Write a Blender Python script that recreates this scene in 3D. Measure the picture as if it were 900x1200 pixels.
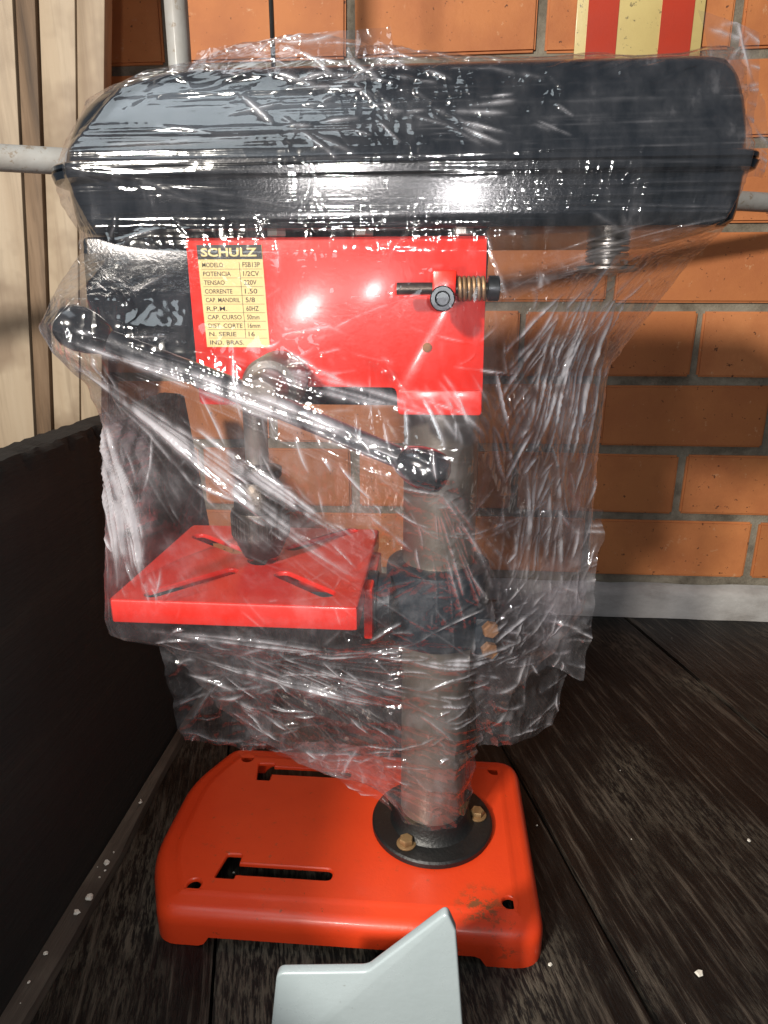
import bpy, bmesh, math, random
import numpy as np
from mathutils import Vector, Matrix
from mathutils.geometry import tessellate_polygon

random.seed(7)
rng = np.random.RandomState(11)
S = bpy.context.scene
for o in list(bpy.data.objects):
    bpy.data.objects.remove(o)
C = S.collection
R = math.radians

# ------------------------------------------------------------------ camera
cd = bpy.data.cameras.new('camera')
cam = bpy.data.objects.new('camera', cd)
C.objects.link(cam)
cam.location = (0, 0, .46)
cam.rotation_euler = (R(90) - math.atan(241 / 800), 0, R(4.5))
cd.sensor_fit = 'VERTICAL'
cd.sensor_height = 36
cd.sensor_width = 27
cd.lens = 24
cd.clip_start = .01
cd.clip_end = 50
S.camera = cam
S.render.resolution_x, S.render.resolution_y = 768, 1024
S.render.engine = 'CYCLES'
S.cycles.transparent_max_bounces = 24
S.cycles.max_bounces = 10
S.view_settings.view_transform = 'Standard'
S.view_settings.look = 'None'
S.view_settings.exposure = 0
S.view_settings.gamma = 1

# ------------------------------------------------------------------ light
W = bpy.data.worlds.new('World')
S.world = W
W.use_nodes = True
W.node_tree.nodes['Background'].inputs[0].default_value = (.80, .86, 1, 1)
W.node_tree.nodes['Background'].inputs[1].default_value = .09


def lamp(name, loc, target, power, size, col, size_y=None):
    d = bpy.data.lights.new(name, 'AREA')
    d.energy = power
    d.color = col
    d.size = size
    if size_y:
        d.shape = 'RECTANGLE'
        d.size_y = size_y
    else:
        d.shape = 'DISK'
    o = bpy.data.objects.new(name, d)
    C.objects.link(o)
    o.location = loc
    o.rotation_euler = (Vector(target) - Vector(loc)).to_track_quat('-Z', 'Y').to_euler()
    return o


lamp('key_lamp', (-.80, -1.03, 1.16), (.05, .5, .45), 55, .15, (1, .93, .82))
lamp('hand_lamp', (-.115, -.02, .415), (-.03, .5, .38), 1.25, .052, (1, .97, .92))
lamp('phone_flash', (.022, -.004, .468), (-.03, .5, .36), .6, .010, (1, .98, .95))
lamp('overhead_lamp', (-.50, .05, 1.50), (-.08, .42, .55), 3.0, .75, (.84, .95, 1), .45)

# ------------------------------------------------------------------ materials
def new_mat(name):
    m = bpy.data.materials.new(name)
    m.use_nodes = True
    nt = m.node_tree
    return m, nt, nt.nodes['Principled BSDF']


def nd(nt, t, **kw):
    n = nt.nodes.new(t)
    for k, v in kw.items():
        if k.startswith('i_'):
            n.inputs[k[2:].replace('_', ' ')].default_value = v
        else:
            setattr(n, k, v)
    return n


def coords(nt, scale=(1, 1, 1)):
    tc = nd(nt, 'ShaderNodeTexCoord')
    mp = nd(nt, 'ShaderNodeMapping')
    mp.inputs['Scale'].default_value = scale
    nt.links.new(tc.outputs['Object'], mp.inputs['Vector'])
    return mp.outputs[0]


def noise(nt, vec, scale, detail=4, rough=.6):
    n = nd(nt, 'ShaderNodeTexNoise')
    n.inputs['Scale'].default_value = scale
    n.inputs['Detail'].default_value = detail
    n.inputs['Roughness'].default_value = rough
    nt.links.new(vec, n.inputs['Vector'])
    return n.outputs['Fac']


def ramp(nt, fac, stops):
    r = nd(nt, 'ShaderNodeValToRGB')
    e = r.color_ramp.elements
    while len(e) < len(stops):
        e.new(.5)
    for k, (p, c) in enumerate(stops):
        e[k].position = p
        if not hasattr(c, '__len__'):
            c = (c, c, c)
        e[k].color = (c[0], c[1], c[2], 1)
    nt.links.new(fac, r.inputs[0])
    return r.outputs[0]


def mix(nt, fac, a, b, mode='MIX'):
    n = nd(nt, 'ShaderNodeMix', data_type='RGBA', blend_type=mode)
    for s, v in ((n.inputs[0], fac), (n.inputs[6], a), (n.inputs[7], b)):
        if isinstance(v, (int, float)):
            s.default_value = v
        elif isinstance(v, tuple):
            s.default_value = (v[0], v[1], v[2], 1)
        else:
            nt.links.new(v, s)
    return n.outputs[2]


def bump(nt, h, strength, dist, bs, socket='Normal'):
    b = nd(nt, 'ShaderNodeBump')
    b.inputs['Strength'].default_value = strength
    b.inputs['Distance'].default_value = dist
    nt.links.new(h, b.inputs['Height'])
    nt.links.new(b.outputs[0], bs.inputs[socket])
    return b


def paint(name, col, dark, rough=.32, coat=.3, bscale=60, bstr=.25, metal=0, wear=None, wear_amt=.64):
    m, nt, bs = new_mat(name)
    v = coords(nt)
    c = mix(nt, ramp(nt, noise(nt, v, 18, 5), [(.3, 0), (.75, 1)]), col, dark)
    if wear:
        f = ramp(nt, noise(nt, v, 95, 8, .75), [(wear_amt, 0), (wear_amt + .04, 1)])
        c = mix(nt, f, c, wear)
    nt.links.new(c, bs.inputs['Base Color'])
    rr = nd(nt, 'ShaderNodeMapRange')
    rr.inputs['To Min'].default_value = rough * .75
    rr.inputs['To Max'].default_value = min(1, rough * 1.4)
    nt.links.new(noise(nt, v, 35, 4), rr.inputs['Value'])
    nt.links.new(rr.outputs[0], bs.inputs['Roughness'])
    bs.inputs['Coat Weight'].default_value = coat
    bs.inputs['Coat Roughness'].default_value = .15
    bs.inputs['Metallic'].default_value = metal
    bump(nt, noise(nt, v, bscale * 10, 3), bstr, .0006, bs)
    return m


M = {}
M['red'] = paint('red_enamel', (.74, .026, .014), (.64, .019, .011), .30, .4, 40, .15)
M['orange_red'] = paint('orange_red_enamel', (.74, .058, .012), (.66, .046, .010), .38, .25, 40, .2, wear=(.20, .05, .02), wear_amt=.64)
M['black'] = paint('black_enamel', (.008, .010, .014), (.013, .014, .016), .35, .3, 40, .5, wear=(.05, .05, .05), wear_amt=.70)
M['navy'] = paint('dark_cover_plastic', (.008, .0115, .016), (.006, .009, .012), .19, .5, 50, .22)
M['iron'] = paint('cast_navy_iron', (.016, .026, .036), (.010, .016, .022), .45, .2, 30, .8)
M['knob'] = paint('black_bakelite', (.006, .008, .011), (.008, .01, .012), .18, .5, 20, .1)
M['column'] = paint('dull_steel_tube', (.34, .31, .27), (.20, .175, .145), .36, 0, 12, .35, metal=.7, wear=(.15, .12, .09), wear_amt=.64)
M['steel'] = paint('bright_steel', (.66, .63, .58), (.50, .46, .41), .33, 0, 20, .3, metal=.8)
M['darksteel'] = paint('oily_dark_steel', (.10, .085, .07), (.05, .04, .035), .35, 0, 30, .5, metal=.9)
M['oxide'] = paint('black_oxide_steel', (.06, .065, .07), (.03, .03, .035), .33, 0, 20, .3, metal=.8)
M['flange'] = paint('matt_black_iron', (.005, .006, .007), (.010, .010, .010), .42, 0, 40, .8, wear=(.03, .028, .026), wear_amt=.62)
M['hub'] = paint('grey_cast_hub', (.22, .20, .18), (.13, .11, .095), .45, 0, 20, .6, metal=.5)
M['brass'] = paint('yellow_zinc_bolt', (.36, .25, .12), (.20, .10, .045), .5, 0, 30, .9, metal=.6)
M['rust'] = paint('rusty_bolt', (.32, .17, .08), (.18, .08, .04), .75, 0, 30, 1, metal=.2)
M['spring'] = paint('rusty_spring_wire', (.20, .11, .05), (.30, .20, .12), .45, 0, 30, .6, metal=.6)
M['galv'] = paint('grey_painted_pipe', (.34, .35, .35), (.24, .215, .19), .55, .05, 8, .8, wear=(.20, .165, .13), wear_amt=.57)
M['cable'] = paint('black_rubber', (.012, .012, .012), (.02, .02, .02), .25, .3, 20, .5)
M['ink'] = paint('printed_black', (.012, .010, .008), (.02, .016, .012), .5, .1)
M['label'] = paint('yellowed_label', (.72, .58, .25), (.64, .50, .20), .35, .3)
M['whiteplastic'] = paint('glossy_pale_grey', (.37, .43, .455), (.33, .39, .41), .26, .5, 12, .35, wear=(.26, .29, .29), wear_amt=.66)
M['signyellow'] = paint('faded_yellow_print', (.66, .53, .22), (.56, .43, .17), .4, .2, wear=(.20, .16, .08), wear_amt=.60)
M['signred'] = paint('faded_red_print', (.50, .045, .018), (.42, .035, .015), .4, .2)


def grime(m, centre, radius, col, lo=.50):
    """a patch of dirt and chipped paint round one spot of the object"""
    nt = m.node_tree
    bs = nt.nodes['Principled BSDF']
    src = bs.inputs['Base Color'].links[0].from_socket
    tc = nd(nt, 'ShaderNodeTexCoord')
    dv = nd(nt, 'ShaderNodeVectorMath', operation='DISTANCE')
    dv.inputs[1].default_value = centre
    nt.links.new(tc.outputs['Object'], dv.inputs[0])
    mr = nd(nt, 'ShaderNodeMapRange', interpolation_type='SMOOTHSTEP')
    mr.inputs['From Min'].default_value = radius
    mr.inputs['From Max'].default_value = radius * .2
    nt.links.new(dv.outputs['Value'], mr.inputs['Value'])
    n = ramp(nt, noise(nt, tc.outputs['Object'], 150, 6, .7), [(lo, 0), (lo + .08, .85)])
    f = mix(nt, 1, n, mr.outputs[0], 'MULTIPLY')
    nt.links.new(mix(nt, f, src, col), bs.inputs['Base Color'])


def mat_brick():
    m, nt, bs = new_mat('orange_clay_brick')
    v = coords(nt)
    oi = nd(nt, 'ShaderNodeObjectInfo')
    base = ramp(nt, oi.outputs['Random'], [(0, (.46, .165, .055)), (.35, (.60, .225, .08)), (.7, (.53, .19, .064)), (1, (.64, .26, .105))])
    addv = nd(nt, 'ShaderNodeVectorMath', operation='ADD')
    sc = nd(nt, 'ShaderNodeMath', operation='MULTIPLY')
    sc.inputs[1].default_value = 37
    nt.links.new(oi.outputs['Random'], sc.inputs[0])
    nt.links.new(v, addv.inputs[0])
    nt.links.new(sc.outputs[0], addv.inputs[1])
    vv = addv.outputs[0]
    c = mix(nt, ramp(nt, noise(nt, vv, 11, 6), [(.38, 0), (.66, .85)]), base, (.42, .14, .052))
    c = mix(nt, ramp(nt, noise(nt, vv, 55, 6, .7), [(.62, 0), (.70, .8)]), c, (.62, .36, .20))
    c = mix(nt, ramp(nt, noise(nt, vv, 130, 3, .7), [(.66, 0), (.69, .9)]), c, (.09, .035, .02))
    nt.links.new(c, bs.inputs['Base Color'])
    bs.inputs['Roughness'].default_value = .62
    bs.inputs['Specular IOR Level'].default_value = .35
    h = mix(nt, .5, noise(nt, vv, 260, 5, .7), noise(nt, vv, 30, 3))
    bump(nt, h, .45, .002, bs)
    return m


# scuffed, dirty corner of the base plate and dust near its slots
grime(M['orange_red'], (.110, -.078, .031), .026, (.13, .075, .03))
grime(M['orange_red'], (.128, -.095, .020), .020, (.10, .05, .025), .54)
grime(M['orange_red'], (-.070, -.040, .031), .09, (.40, .07, .03), .60)
grime(M['orange_red'], (.060, -.030, .031), .06, (.30, .06, .025), .60)


def mat_simple(name, stops, scale, rough, bs_scale, bstr, bdist=.002, map_scale=(1, 1, 1), detail=7):
    m, nt, bs = new_mat(name)
    v = coords(nt, map_scale)
    nt.links.new(ramp(nt, noise(nt, v, scale, detail, .65), stops), bs.inputs['Base Color'])
    bs.inputs['Roughness'].default_value = rough
    bump(nt, noise(nt, v, bs_scale, 6, .7), bstr, bdist, bs)
    return m


M['brick'] = mat_brick()
M['mortar'] = mat_simple('grey_mortar', [(.3, (.11, .092, .068)), (.55, (.25, .22, .17)), (.75, (.34, .31, .25))], 30, .9, 300, .9)
M['skirting'] = mat_simple('whitewashed_kerb', [(.25, (.20, .18, .165)), (.5, (.40, .385, .375)), (.7, (.52, .51, .50))], 9, .7, 90, .6, map_scale=(1, 2, 2))
M['chip'] = mat_simple('white_chip', [(.3, (.6, .57, .5)), (.7, (.75, .72, .66))], 90, .8, 300, .5)


def mat_floor():
    m, nt, bs = new_mat('dark_worn_plank')
    tc = nd(nt, 'ShaderNodeTexCoord')
    oi = nd(nt, 'ShaderNodeObjectInfo')
    sc = nd(nt, 'ShaderNodeMath', operation='MULTIPLY')
    sc.inputs[1].default_value = 23
    nt.links.new(oi.outputs['Random'], sc.inputs[0])
    add = nd(nt, 'ShaderNodeVectorMath', operation='ADD')
    nt.links.new(tc.outputs['Object'], add.inputs[0])
    nt.links.new(sc.outputs[0], add.inputs[1])

    def mp(s):
        p = nd(nt, 'ShaderNodeMapping')
        p.inputs['Scale'].default_value = s
        nt.links.new(add.outputs[0], p.inputs['Vector'])
        return p.outputs[0]
    grain = noise(nt, mp((1, .055, 1)), 190, 5, .65)
    grain2 = noise(nt, mp((1, .16, 1)), 420, 4, .7)
    patch = noise(nt, mp((1, .8, 1)), 5.5, 5, .6)
    c = ramp(nt, grain, [(.42, (.0025, .0022, .0020)), (.54, (.009, .0075, .0063)), (.66, (.060, .050, .040))])
    pf = ramp(nt, patch, [(.48, 0), (.68, .8)])
    gf = ramp(nt, grain2, [(.46, 0), (.58, 1)])
    mul = nd(nt, 'ShaderNodeMath', operation='MULTIPLY')
    nt.links.new(pf, mul.inputs[0])
    nt.links.new(gf, mul.inputs[1])
    c = mix(nt, mul.outputs[0], c, (.125, .108, .082))
    sp = ramp(nt, noise(nt, mp((1, .8, 1)), 150, 6, .75), [(.735, 0), (.76, 1)])
    c = mix(nt, sp, c, (.30, .27, .22))
    nt.links.new(c, bs.inputs['Base Color'])
    nt.links.new(ramp(nt, patch, [(.35, .36), (.65, .66)]), bs.inputs['Roughness'])
    bs.inputs['Specular IOR Level'].default_value = .35
    bump(nt, mix(nt, .4, grain, grain2), 1.0, .0032, bs)
    return m


M['floor'] = mat_floor()


def mat_board(name, stops, rough, freq=30, long_axis=2, patch=None, bstr=.3):
    m, nt, bs = new_mat(name)
    tc = nd(nt, 'ShaderNodeTexCoord')
    oi = nd(nt, 'ShaderNodeObjectInfo')
    sc = nd(nt, 'ShaderNodeMath', operation='MULTIPLY')
    sc.inputs[1].default_value = 19
    nt.links.new(oi.outputs['Random'], sc.inputs[0])
    add = nd(nt, 'ShaderNodeVectorMath', operation='ADD')
    nt.links.new(tc.outputs['Object'], add.inputs[0])
    nt.links.new(sc.outputs[0], add.inputs[1])
    s = [1, 1, 1]
    s[long_axis] = .07
    p = nd(nt, 'ShaderNodeMapping')
    p.inputs['Scale'].default_value = s
    nt.links.new(add.outputs[0], p.inputs['Vector'])
    g = noise(nt, p.outputs[0], freq, 5, .6)
    g2 = noise(nt, p.outputs[0], freq * 7, 4, .6)
    c = ramp(nt, g, stops)
    c = mix(nt, ramp(nt, g2, [(.5, 0), (.75, .35)]), c, tuple(x * .6 for x in stops[0][1]))
    if patch:
        c = mix(nt, ramp(nt, noise(nt, add.outputs[0], 7, 4), [(.46, 0), (.60, .8)]), c, patch)
    nt.links.new(c, bs.inputs['Base Color'])
    bs.inputs['Roughness'].default_value = rough
    bump(nt, g2, bstr, .001, bs)
    return m


M['pine'] = mat_board('pale_pine', [(.3, (.20, .135, .085)), (.46, (.38, .29, .20)), (.7, (.46, .37, .27))], .6, 16, 2, (.21, .145, .095))
M['pinedark'] = mat_board('brown_wane_edge', [(.3, (.045, .026, .015)), (.5, (.15, .092, .052)), (.7, (.24, .16, .10))], .7, 45, 2)
M['sideboard'] = mat_board('black_stained_board', [(.3, (.0016, .0014, .0013)), (.55, (.0045, .0038, .0033)), (.75, (.012, .0095, .0075))], .85, 40, 1, None, 1)
M['batten'] = mat_board('grey_worn_batten', [(.3, (.035, .028, .022)), (.5, (.075, .062, .05)), (.7, (.13, .11, .088))], .7, 70, 1, (.04, .03, .024), .8)


def mat_film():
    m = bpy.data.materials.new('clear_stretch_film')
    m.use_nodes = True
    nt = m.node_tree
    nt.nodes.clear()
    out = nd(nt, 'ShaderNodeOutputMaterial')
    tc = nd(nt, 'ShaderNodeTexCoord')

    def mp(s, rot=(0, 0, 0)):
        p = nd(nt, 'ShaderNodeMapping')
        p.inputs['Scale'].default_value = s
        p.inputs['Rotation'].default_value = rot
        nt.links.new(tc.outputs['Object'], p.inputs['Vector'])
        return p.outputs[0]
    # height: crumple + directional stretch lines
    cr = noise(nt, mp((1, 1, 1)), 42, 4, .55)
    d1 = noise(nt, mp((1, 1, .10), (0, R(42), 0)), 150, 3, .6)
    d2 = noise(nt, mp((1, 1, .10), (0, R(-28), 0)), 130, 3, .6)
    hz = noise(nt, mp((.05, .05, 1)), 230, 2, .5)
    def ridge(fac):
        a1 = nd(nt, 'ShaderNodeMath', operation='SUBTRACT')
        a1.inputs[1].default_value = .5
        nt.links.new(fac, a1.inputs[0])
        a2 = nd(nt, 'ShaderNodeMath', operation='ABSOLUTE')
        nt.links.new(a1.outputs[0], a2.inputs[0])
        a3 = nd(nt, 'ShaderNodeMath', operation='MULTIPLY_ADD')
        a3.inputs[1].default_value = -2.2
        a3.inputs[2].default_value = 1
        nt.links.new(a2.outputs[0], a3.inputs[0])
        return a3.outputs[0]
    milkn = mix(nt, .5, mix(nt, .5, d1, d2), cr)
    r1 = ridge(noise(nt, mp((1, 1, .22), (0, R(40), 0)), 58, 1, .4))
    r2 = ridge(noise(nt, mp((1, 1, .30), (0, R(-24), 0)), 74, 1, .4))
    r3 = ridge(noise(nt, mp((1, 1, 1)), 36, 1, .5))
    low = mix(nt, .5, r1, r2)
    low = mix(nt, .4, low, r3)
    sep = nd(nt, 'ShaderNodeSeparateXYZ')
    nt.links.new(tc.outputs['Object'], sep.inputs[0])
    mr = nd(nt, 'ShaderNodeMapRange')
    mr.inputs['From Min'].default_value = .485
    mr.inputs['From Max'].default_value = .51
    nt.links.new(sep.outputs['Z'], mr.inputs['Value'])
    band = nd(nt, 'ShaderNodeMapRange', interpolation_type='SMOOTHSTEP')
    band.inputs['From Min'].default_value = .562
    band.inputs['From Max'].default_value = .545
    nt.links.new(sep.outputs['Z'], band.inputs['Value'])
    hzm = mix(nt, band.outputs[0], (.5, .5, .5), mix(nt, .45, hz, (.5, .5, .5)))
    h = mix(nt, mr.outputs[0], low, mix(nt, .30, hzm, mix(nt, .5, r3, cr)))
    b = nd(nt, 'ShaderNodeBump')
    b.inputs['Strength'].default_value = .6
    b.inputs['Distance'].default_value = .0032
    nt.links.new(h, b.inputs['Height'])
    # fine crumple, gathered in clusters
    cl = ramp(nt, noise(nt, mp((1, 1, 1)), 28, 3, .6), [(.46, .06), (.62, 1)])
    b2 = nd(nt, 'ShaderNodeBump')
    b2.inputs['Distance'].default_value = .0016
    clz = nd(nt, 'ShaderNodeMath', operation='MULTIPLY_ADD')
    clz.inputs[1].default_value = -.8
    clz.inputs[2].default_value = 1
    lidm = nd(nt, 'ShaderNodeMath', operation='MULTIPLY')
    xm = nd(nt, 'ShaderNodeMapRange', interpolation_type='SMOOTHSTEP')
    xm.inputs['From Min'].default_value = -.07
    xm.inputs['From Max'].default_value = -.11
    nt.links.new(sep.outputs['X'], xm.inputs['Value'])
    nt.links.new(mr.outputs[0], lidm.inputs[0])
    nt.links.new(xm.outputs[0], lidm.inputs[1])
    nt.links.new(lidm.outputs[0], clz.inputs[0])
    nt.links.new(mix(nt, 1, cl, clz.outputs[0], 'MULTIPLY'), b2.inputs['Strength'])
    nt.links.new(ridge(noise(nt, mp((1, 1, .5), (0, R(30), 0)), 120, 1, .5)), b2.inputs['Height'])
    nt.links.new(b.outputs[0], b2.inputs['Normal'])
    b = b2
    tr = nd(nt, 'ShaderNodeBsdfTransparent')
    tr.inputs[0].default_value = (.925, .915, .93, 1)
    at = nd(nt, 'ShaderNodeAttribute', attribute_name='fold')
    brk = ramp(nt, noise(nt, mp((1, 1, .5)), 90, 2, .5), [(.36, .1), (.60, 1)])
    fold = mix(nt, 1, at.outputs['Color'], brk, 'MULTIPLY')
    gl = nd(nt, 'ShaderNodeBsdfGlossy')
    gl.inputs['Roughness'].default_value = .095
    gl.inputs['Color'].default_value = (1, 1, 1, 1)
    nt.links.new(b.outputs[0], gl.inputs['Normal'])
    df = nd(nt, 'ShaderNodeBsdfDiffuse')
    df.inputs['Color'].default_value = (.84, .83, .90, 1)
    tl = nd(nt, 'ShaderNodeBsdfTranslucent')
    tl.inputs['Color'].default_value = (.72, .68, .74, 1)
    for x in (df, tl):
        nt.links.new(b.outputs[0], x.inputs['Normal'])
    milk = nd(nt, 'ShaderNodeMixShader')
    milk.inputs[0].default_value = .35
    nt.links.new(df.outputs[0], milk.inputs[1])
    nt.links.new(tl.outputs[0], milk.inputs[2])
    # milky share follows creases; folds add denser film plus painted-in white glints
    mf_a = ramp(nt, milkn, [(.42, .006), (.58, .03), (.70, .13)])
    mf_b = ramp(nt, mix(nt, .5, milkn, cr), [(.38, .018), (.52, .045), (.66, .13)])
    lower = nd(nt, 'ShaderNodeMapRange', interpolation_type='SMOOTHSTEP')
    lower.inputs['From Min'].default_value = .43
    lower.inputs['From Max'].default_value = .39
    nt.links.new(sep.outputs['Z'], lower.inputs['Value'])
    mf = mix(nt, lower.outputs[0], mf_a, mf_b)
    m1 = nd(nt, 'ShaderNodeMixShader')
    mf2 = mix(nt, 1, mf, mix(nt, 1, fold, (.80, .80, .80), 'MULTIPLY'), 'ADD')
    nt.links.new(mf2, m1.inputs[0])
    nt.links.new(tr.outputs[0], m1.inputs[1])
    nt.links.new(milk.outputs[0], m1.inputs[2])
    lw = nd(nt, 'ShaderNodeLayerWeight')
    lw.inputs['Blend'].default_value = .5
    nt.links.new(b.outputs[0], lw.inputs['Normal'])
    pw = nd(nt, 'ShaderNodeMath', operation='POWER')
    pw.inputs[1].default_value = 4
    nt.links.new(lw.outputs['Facing'], pw.inputs[0])
    k = nd(nt, 'ShaderNodeMath', operation='MULTIPLY_ADD')
    k.inputs[1].default_value = .55
    k.inputs[2].default_value = .085
    k.use_clamp = True
    nt.links.new(pw.outputs[0], k.inputs[0])
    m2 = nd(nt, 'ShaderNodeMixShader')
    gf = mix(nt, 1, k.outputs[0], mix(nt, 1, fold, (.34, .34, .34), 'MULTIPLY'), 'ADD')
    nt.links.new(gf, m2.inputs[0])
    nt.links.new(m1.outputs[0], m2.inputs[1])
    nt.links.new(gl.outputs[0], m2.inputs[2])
    nt.links.new(m2.outputs[0], out.inputs['Surface'])
    return m


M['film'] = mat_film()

# ------------------------------------------------------------------ builders
def world_loc(o):
    l = Vector(o.location)
    while o.parent:
        o = o.parent
        l = l + Vector(o.location)
    return l


def empty(name, loc, parent=None):
    o = bpy.data.objects.new(name, None)
    C.objects.link(o)
    o.empty_display_size = .02
    o.location = loc
    if parent:
        o.parent = parent
        o.location = Vector(loc) - world_loc(parent)
    return o


def tag(o, label=None, cat=None, group=None, kind=None):
    if label: o['label'] = label
    if cat: o['category'] = cat
    if group: o['group'] = group
    if kind: o['kind'] = kind
    return o


def link(name, me, mat, parent, loc, ang):
    if mat:
        me.materials.append(mat)
    if ang is not None:
        me.polygons.foreach_set('use_smooth', [True] * len(me.polygons))
        me.set_sharp_from_angle(angle=R(ang))
    o = bpy.data.objects.new(name, me)
    C.objects.link(o)
    o.location = loc
    if parent:
        o.parent = parent
        o.location = Vector(loc) - world_loc(parent)
    return o


def obj(name, verts, faces, mat, parent=None, ang=35, origin=None, bevel=0, seg=2):
    a = np.array(verts, dtype=float).reshape(-1, 3)
    if origin is None:
        c = (a.min(0) + a.max(0)) / 2
        origin = (c[0], c[1], a[:, 2].min())
    a = a - np.array(origin)
    me = bpy.data.meshes.new(name)
    me.from_pydata(a.tolist(), [], faces)
    me.update()
    if bevel:
        bm = bmesh.new()
        bm.from_mesh(me)
        ed = [e for e in bm.edges if len(e.link_faces) == 2 and e.calc_face_angle(0) > R(28)]
        bmesh.ops.bevel(bm, geom=ed, offset=bevel, segments=seg, profile=.5, affect='EDGES', clamp_overlap=True)
        bmesh.ops.recalc_face_normals(bm, faces=bm.faces)
        bm.to_mesh(me)
        bm.free()
    return link(name, me, mat, parent, origin, ang)


class MB:
    """collects shapes for ONE mesh"""
    def __init__(s):
        s.v, s.f = [], []

    def add(s, v, f):
        n = len(s.v)
        s.v += [tuple(p) for p in v]
        s.f += [[i + n for i in q] for q in f]
        return s

    def box(s, x0, x1, y0, y1, z0, z1):
        v = [(x, y, z) for z in (z0, z1) for y in (y0, y1) for x in (x0, x1)]
        return s.add(v, [(0, 2, 3, 1), (4, 5, 7, 6), (0, 1, 5, 4), (2, 6, 7, 3), (0, 4, 6, 2), (1, 3, 7, 5)])

    def lathe(s, prof, base, axis=(0, 0, 1), n=40, cap=True, phase=0):
        ax = Vector(axis).normalized()
        u = ax.orthogonal().normalized()
        w = ax.cross(u)
        v, f = [], []
        for r, h in prof:
            for k in range(n):
                t = 2 * math.pi * k / n + phase
                v.append(Vector(base) + ax * h + (u * math.cos(t) + w * math.sin(t)) * r)
        for i in range(len(prof) - 1):
            for k in range(n):
                k2 = (k + 1) % n
                f.append((i * n + k, i * n + k2, (i + 1) * n + k2, (i + 1) * n + k))
        if cap:
            f.append(tuple(reversed(range(n))))
            f.append(tuple(range((len(prof) - 1) * n, len(prof) * n)))
        return s.add(v, f)

    def tube(s, pts, r, n=12):
        pts = [Vector(p) for p in pts]
        v, f = [], []
        u = None
        for i, p in enumerate(pts):
            t = (pts[min(i + 1, len(pts) - 1)] - pts[max(i - 1, 0)]).normalized()
            if u is None:
                u = t.orthogonal().normalized()
            u = (u - t * u.dot(t)).normalized()
            w = t.cross(u)
            rr = r[i] if hasattr(r, '__len__') else r
            for k in range(n):
                a = 2 * math.pi * k / n
                v.append(p + (u * math.cos(a) + w * math.sin(a)) * rr)
        for i in range(len(pts) - 1):
            for k in range(n):
                k2 = (k + 1) % n
                f.append((i * n + k, i * n + k2, (i + 1) * n + k2, (i + 1) * n + k))
        f.append(tuple(reversed(range(n))))
        f.append(tuple(range((len(pts) - 1) * n, len(pts) * n)))
        return s.add(v, f)

    def build(s, name, mat, parent=None, **kw):
        return obj(name, s.v, s.f, mat, parent, **kw)


def prism_xz(poly, y0, y1):
    n = len(poly)
    v = [(x, y0, z) for x, z in poly] + [(x, y1, z) for x, z in poly]
    f = [tuple(range(n)), tuple(reversed(range(n, 2 * n)))]
    f += [(i, i + n, (i + 1) % n + n, (i + 1) % n) for i in range(n)]
    return v, f


def round_poly(pts, rad, seg=6):
    out = []
    n = len(pts)
    for i in range(n):
        p0, p, p1 = Vector(pts[i - 1]), Vector(pts[i]), Vector(pts[(i + 1) % n])
        r = rad[i] if hasattr(rad, '__len__') else rad
        a, b = (p0 - p), (p1 - p)
        la, lb = a.length, b.length
        a.normalize(); b.normalize()
        ang = a.angle(b)
        d = min(r / math.tan(ang / 2), la * .48, lb * .48)
        A, B = p + a * d, p + b * d
        for k in range(seg + 1):
            t = k / seg
            q = A * (1 - t) ** 2 + p * 2 * t * (1 - t) + B * t * t
            out.append((q.x, q.y))
    return out


def offset(poly, d):
    """inward offset of a CCW polygon"""
    n = len(poly)
    out = []
    for i in range(n):
        p0, p, p1 = Vector(poly[i - 1]), Vector(poly[i]), Vector(poly[(i + 1) % n])
        e0, e1 = (p - p0), (p1 - p)
        if e0.length < 1e-9: e0 = e1
        if e1.length < 1e-9: e1 = e0
        e0.normalize(); e1.normalize()
        n0, n1 = Vector((-e0.y, e0.x)), Vector((-e1.y, e1.x))
        m = (n0 + n1)
        m = m / max(m.length_squared / 2, .3)
        out.append((p.x + m.x * d, p.y + m.y * d))
    return out


def circle(x, y, r, n=24):
    return [(x + r * math.cos(2 * math.pi * k / n), y + r * math.sin(2 * math.pi * k / n)) for k in range(n)]


def capsule(a, b, w, n=8):
    a, b = Vector(a), Vector(b)
    t = math.atan2((b - a).y, (b - a).x)
    o = []
    for k in range(n + 1):
        q = t - math.pi / 2 + math.pi * k / n
        o.append((b.x + w * math.cos(q), b.y + w * math.sin(q)))
    for k in range(n + 1):
        q = t + math.pi / 2 + math.pi * k / n
        o.append((a.x + w * math.cos(q), a.y + w * math.sin(q)))
    return o


def holed_top(mb, outer, holes, z, depth, ch=.0012):
    """flat face with holes at height z; each hole gets a rounded lip and walls going down"""
    big = [offset(h, -ch) for h in holes]
    loops = [outer] + big
    flat = [p for l in loops for p in l]
    tri = tessellate_polygon([[Vector((p[0], p[1], 0)) for p in l] for l in loops])
    v = [(p[0], p[1], z) for p in flat]
    f = []
    for t in tri:
        a, b, c = (Vector(v[i]) for i in t)
        f.append(tuple(t) if (b - a).cross(c - a).z > 0 else tuple(reversed(t)))
    mb.add(v, f)
    for h, bg in zip(holes, big):
        n = len(h)
        rings = [(bg, z), (offset(h, -ch * .35), z - ch * .35), (h, z - ch), (h, z - depth)]
        v = [(p[0], p[1], zz) for l, zz in rings for p in l]
        f = [(i * n + k, i * n + (k + 1) % n, (i + 1) * n + (k + 1) % n, (i + 1) * n + k) for i in range(3) for k in range(n)]
        mb.add(v, f)


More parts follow.
